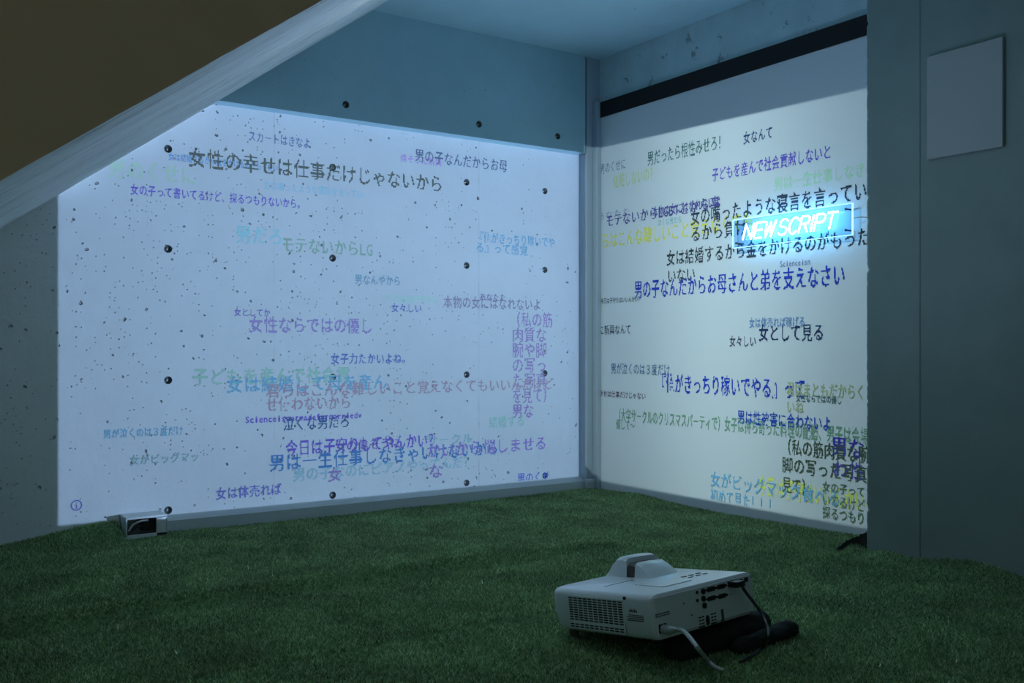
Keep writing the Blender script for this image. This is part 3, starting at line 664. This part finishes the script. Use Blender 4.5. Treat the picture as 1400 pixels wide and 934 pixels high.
# connector side (y = 0 face)
bm = bmesh.new(); box(bm, 0.010, UX - 0.008, -0.0012, 0.004, 0.006, HZ - 0.006, 0.0006, 1); obj('connector_panel', bm, M_pwhite, pr)
def F(px, py):
    """pixel on the connector face -> local x,z (used only to read sizes off the photograph)"""
    d = ray(px, py); tt = (org - CAM).dot(v_) / d.dot(v_); P = CAM + d * tt - org; return P.dot(u_), P.dot(n_)
def port(px, py, kind):
    x, z = F(px, py); bm = bmesh.new(); y0, y1 = -0.0030, -0.0008
    if kind == 'vga':
        t_ = bmesh.new(); P = [(-0.0105, -0.0042), (0.0105, -0.0042), (0.0125, 0.0012), (0.0105, 0.0045), (-0.0105, 0.0045), (-0.0125, 0.0012)]
        a = [bm.verts.new((x + p, y1 + .001, z + q)) for p, q in P]; b = [bm.verts.new((x + p, y0, z + q)) for p, q in P]; bm.faces.new(a); bm.faces.new(b[::-1]); t_.free()
        for i in range(6): bm.faces.new((a[i], a[(i + 1) % 6], b[(i + 1) % 6], b[i]))
        for s in (-1, 1): cyl(bm, (x + s * 0.0150, y1, z), (x + s * 0.0150, y0 - .001, z), 0.0022, 8)
    elif kind == 'round': cyl(bm, (x, y1 + .001, z), (x, y0 - .001, z), 0.0058, 14); cyl(bm, (x, y0, z), (x, y0 - 0.0022, z), 0.0026, 8)
    elif kind == 'jack': cyl(bm, (x, y1 + .001, z), (x, y0, z), 0.0032, 10)
    elif kind == 'dot': cyl(bm, (x, y1 + .001, z), (x, y0 + .001, z), 0.0016, 8)
    else: box(bm, x - 0.0055, x + 0.0055, y0, y1 + .001, z - 0.0045, z + 0.0045)
    obj('port', bm, M_pdark, pr)
for a in ((952, 810, 'jack'), (960, 808.5, 'round'), (971, 805.5, 'vga'), (985, 802, 'vga'), (1012, 795, 'sq'), (1019, 792.5, 'sq'), (952.5, 821, 'jack'), (960.5, 818.5, 'round'), (972, 818, 'vga'), (986.5, 815, 'vga'), (998.5, 813, 'dot'), (962, 828, 'round'), (934, 825, 'sq2'), (945, 841, 'dot')):
    if a[2] == 'sq2': port(a[0], a[1], 'dot')
    else: port(*a)
x, z = F(900, 861); bm = bmesh.new(); box(bm, 0.012, 0.034, -0.0024, 0.002, z - 0.008, z + 0.009, 0.0006, 1); obj('power_socket', bm, M_pdark, pr)
x, z = F(967, 848); bm = bmesh.new(); t_ = bmesh.new(); bmesh.ops.create_uvsphere(t_, u_segments=14, v_segments=8, radius=1); join(bm, t_, Matrix.Translation((x, -0.001, z)) @ Matrix.Diagonal((0.0065, 0.0022, 0.0105, 1)))
for s in (-1, 1):
    for c in range(2):
        for r in range(4): xx = x + s * (0.0145 + 0.009 * c); box(bm, xx - 0.0032, xx + 0.0032, -0.0020, 0, z - 0.0105 + r * 0.0062, z - 0.0080 + r * 0.0062)
tag(obj('speaker_grille', bm, M_pdark, pr, True), 'dark speaker slots around an oval hole')
x, z = F(987, 841); bm = bmesh.new(); box(bm, x - 0.0035, x + 0.0035, -0.0024, 0, z - 0.014, z + 0.012); obj('security_slot', bm, M_print, pr)
bm = bmesh.new(); x, z = F(896, 841)
for r in range(2):
    for k in range(9): box(bm, x + 0.0045 * k, x + 0.0045 * k + 0.0034, -0.0016, 0, z - 0.001 - r * 0.0042, z + 0.0012 - r * 0.0042)
tag(obj('printed_mark', bm, M_print, pr), 'tiny grey lettering above the power socket')
for (x, y) in ((0.035, 0.262), (0.28, 0.262)):
    bm = bmesh.new(); cyl(bm, (x, y, 0.003), (x, y, -0.018), 0.010, 14, 0.009); obj('foot', bm, M_pgrey, pr, True)
# cables
def W(x, y, z): return R @ Vector((x, y, z))
x, z = F(903, 861); pw = empty('power_cable', tuple(W(0.023, -0.02, z)), 'thick white power cable plugged into the projector back', 'cable')
pts = [W(0.023, -0.004, z), W(0.026, -0.03, z + 0.002), onY(934, 863, 2.115), onY(944, 873, 2.155), onY(956, 889, 2.19), onZ(966, 901, 0.028), onZ(976, 911, 0.014), onZ(990, 918, 0.009)]
bm = bmesh.new(); tube(bm, spline(pts[1:], 8), 0.0042, 10); obj('cord', bm, M_cable_w, pw, True, True)
bm = bmesh.new(); tube(bm, [W(0.023, -0.001, z), W(0.023, -0.018, z), W(0.024, -0.022, z), W(0.026, -0.034, z + 0.002)], [0.009, 0.009, 0.0075, 0.0048], 10); obj('plug', bm, M_cable_w, pw, True, True)
x, z = F(1001, 797.5); vc = empty('video_cable', tuple(W(x, -0.02, z)), 'thin black video cable looping from the projector ports to the grass', 'cable')
bm = bmesh.new(); t0 = bmesh.new(); box(t0, x - 0.017, x + 0.010, -0.026, 0.0, z - 0.006, z + 0.006, 0.002); join(bm, t0, R); obj('plug', bm, M_cable_b, vc, True, True)
C0 = W(x, -0.024, z)
pts = [C0, onY(1017, 806, 2.02), onY(1029, 822, 2.04), onY(1041, 838, 2.06), onY(1049, 856, 2.09), onY(1050, 872, 2.13), onZ(1043, 884, 0.020), onZ(1028, 897, 0.016), onZ(1012, 906, 0.013)]
bm = bmesh.new(); tube(bm, spline(pts, 8), 0.0034, 8); obj('cord', bm, M_cable_b, vc, True, True)

# black padded bag rolled up under the back of the projector
bg = empty('black_bag', (1.3, 2.03, 0.012), 'lumpy black nylon bag propping up the rear of the projector', 'bag')
def lump(p0, p1, r0, squash, seed, nz=0.1):
    rr = random.Random(seed); bm = bmesh.new(); p0 = Vector(p0); p1 = Vector(p1); d = (p1 - p0); a = d.normalized(); s_ = a.cross(Vector((0, 0, 1))).normalized(); n = 34; k = 22; rings = []
    ph = [rr.uniform(0, 6.28) for _ in range(8)]
    for i in range(n + 1):
        f = i / n; ev = min(1.0, (1 - abs(2 * f - 1) ** 7)) ** 0.5; ring = []
        for j in range(k):
            th = 2 * math.pi * j / k
            r = r0 * ev * (1 + nz * math.sin(3 * th + 9 * f + ph[0]) * 0.6 + nz * math.sin(2 * th - 17 * f + ph[1]) * 0.7 + nz * 0.5 * math.sin(5 * th + 31 * f + ph[2]) + nz * 0.4 * math.sin(55 * f + 2 * th + ph[3]) + rr.gauss(0, 0.035))
            ring.append(bm.verts.new(p0 + d * f + s_ * math.cos(th) * r + Vector((0, 0, math.sin(th) * r * squash))))
        rings.append(ring)
    for q0, q1 in zip(rings, rings[1:]):
        for j in range(k): bm.faces.new((q0[j], q0[(j + 1) % k], q1[(j + 1) % k], q1[j]))
    bmesh.ops.remove_doubles(bm, verts=bm.verts, dist=1e-5); return bm
obj('padding', lump((1.42, 2.00, 0.016), (1.128, 2.00, 0.040), 0.033, 0.85, 3, 0.09), M_bag, bg, True, True)
obj('rolled_flap', lump((1.29, 2.055, 0.018), (1.070, 2.03, 0.024), 0.020, 0.9, 8, 0.08), M_bag, bg, True, True)
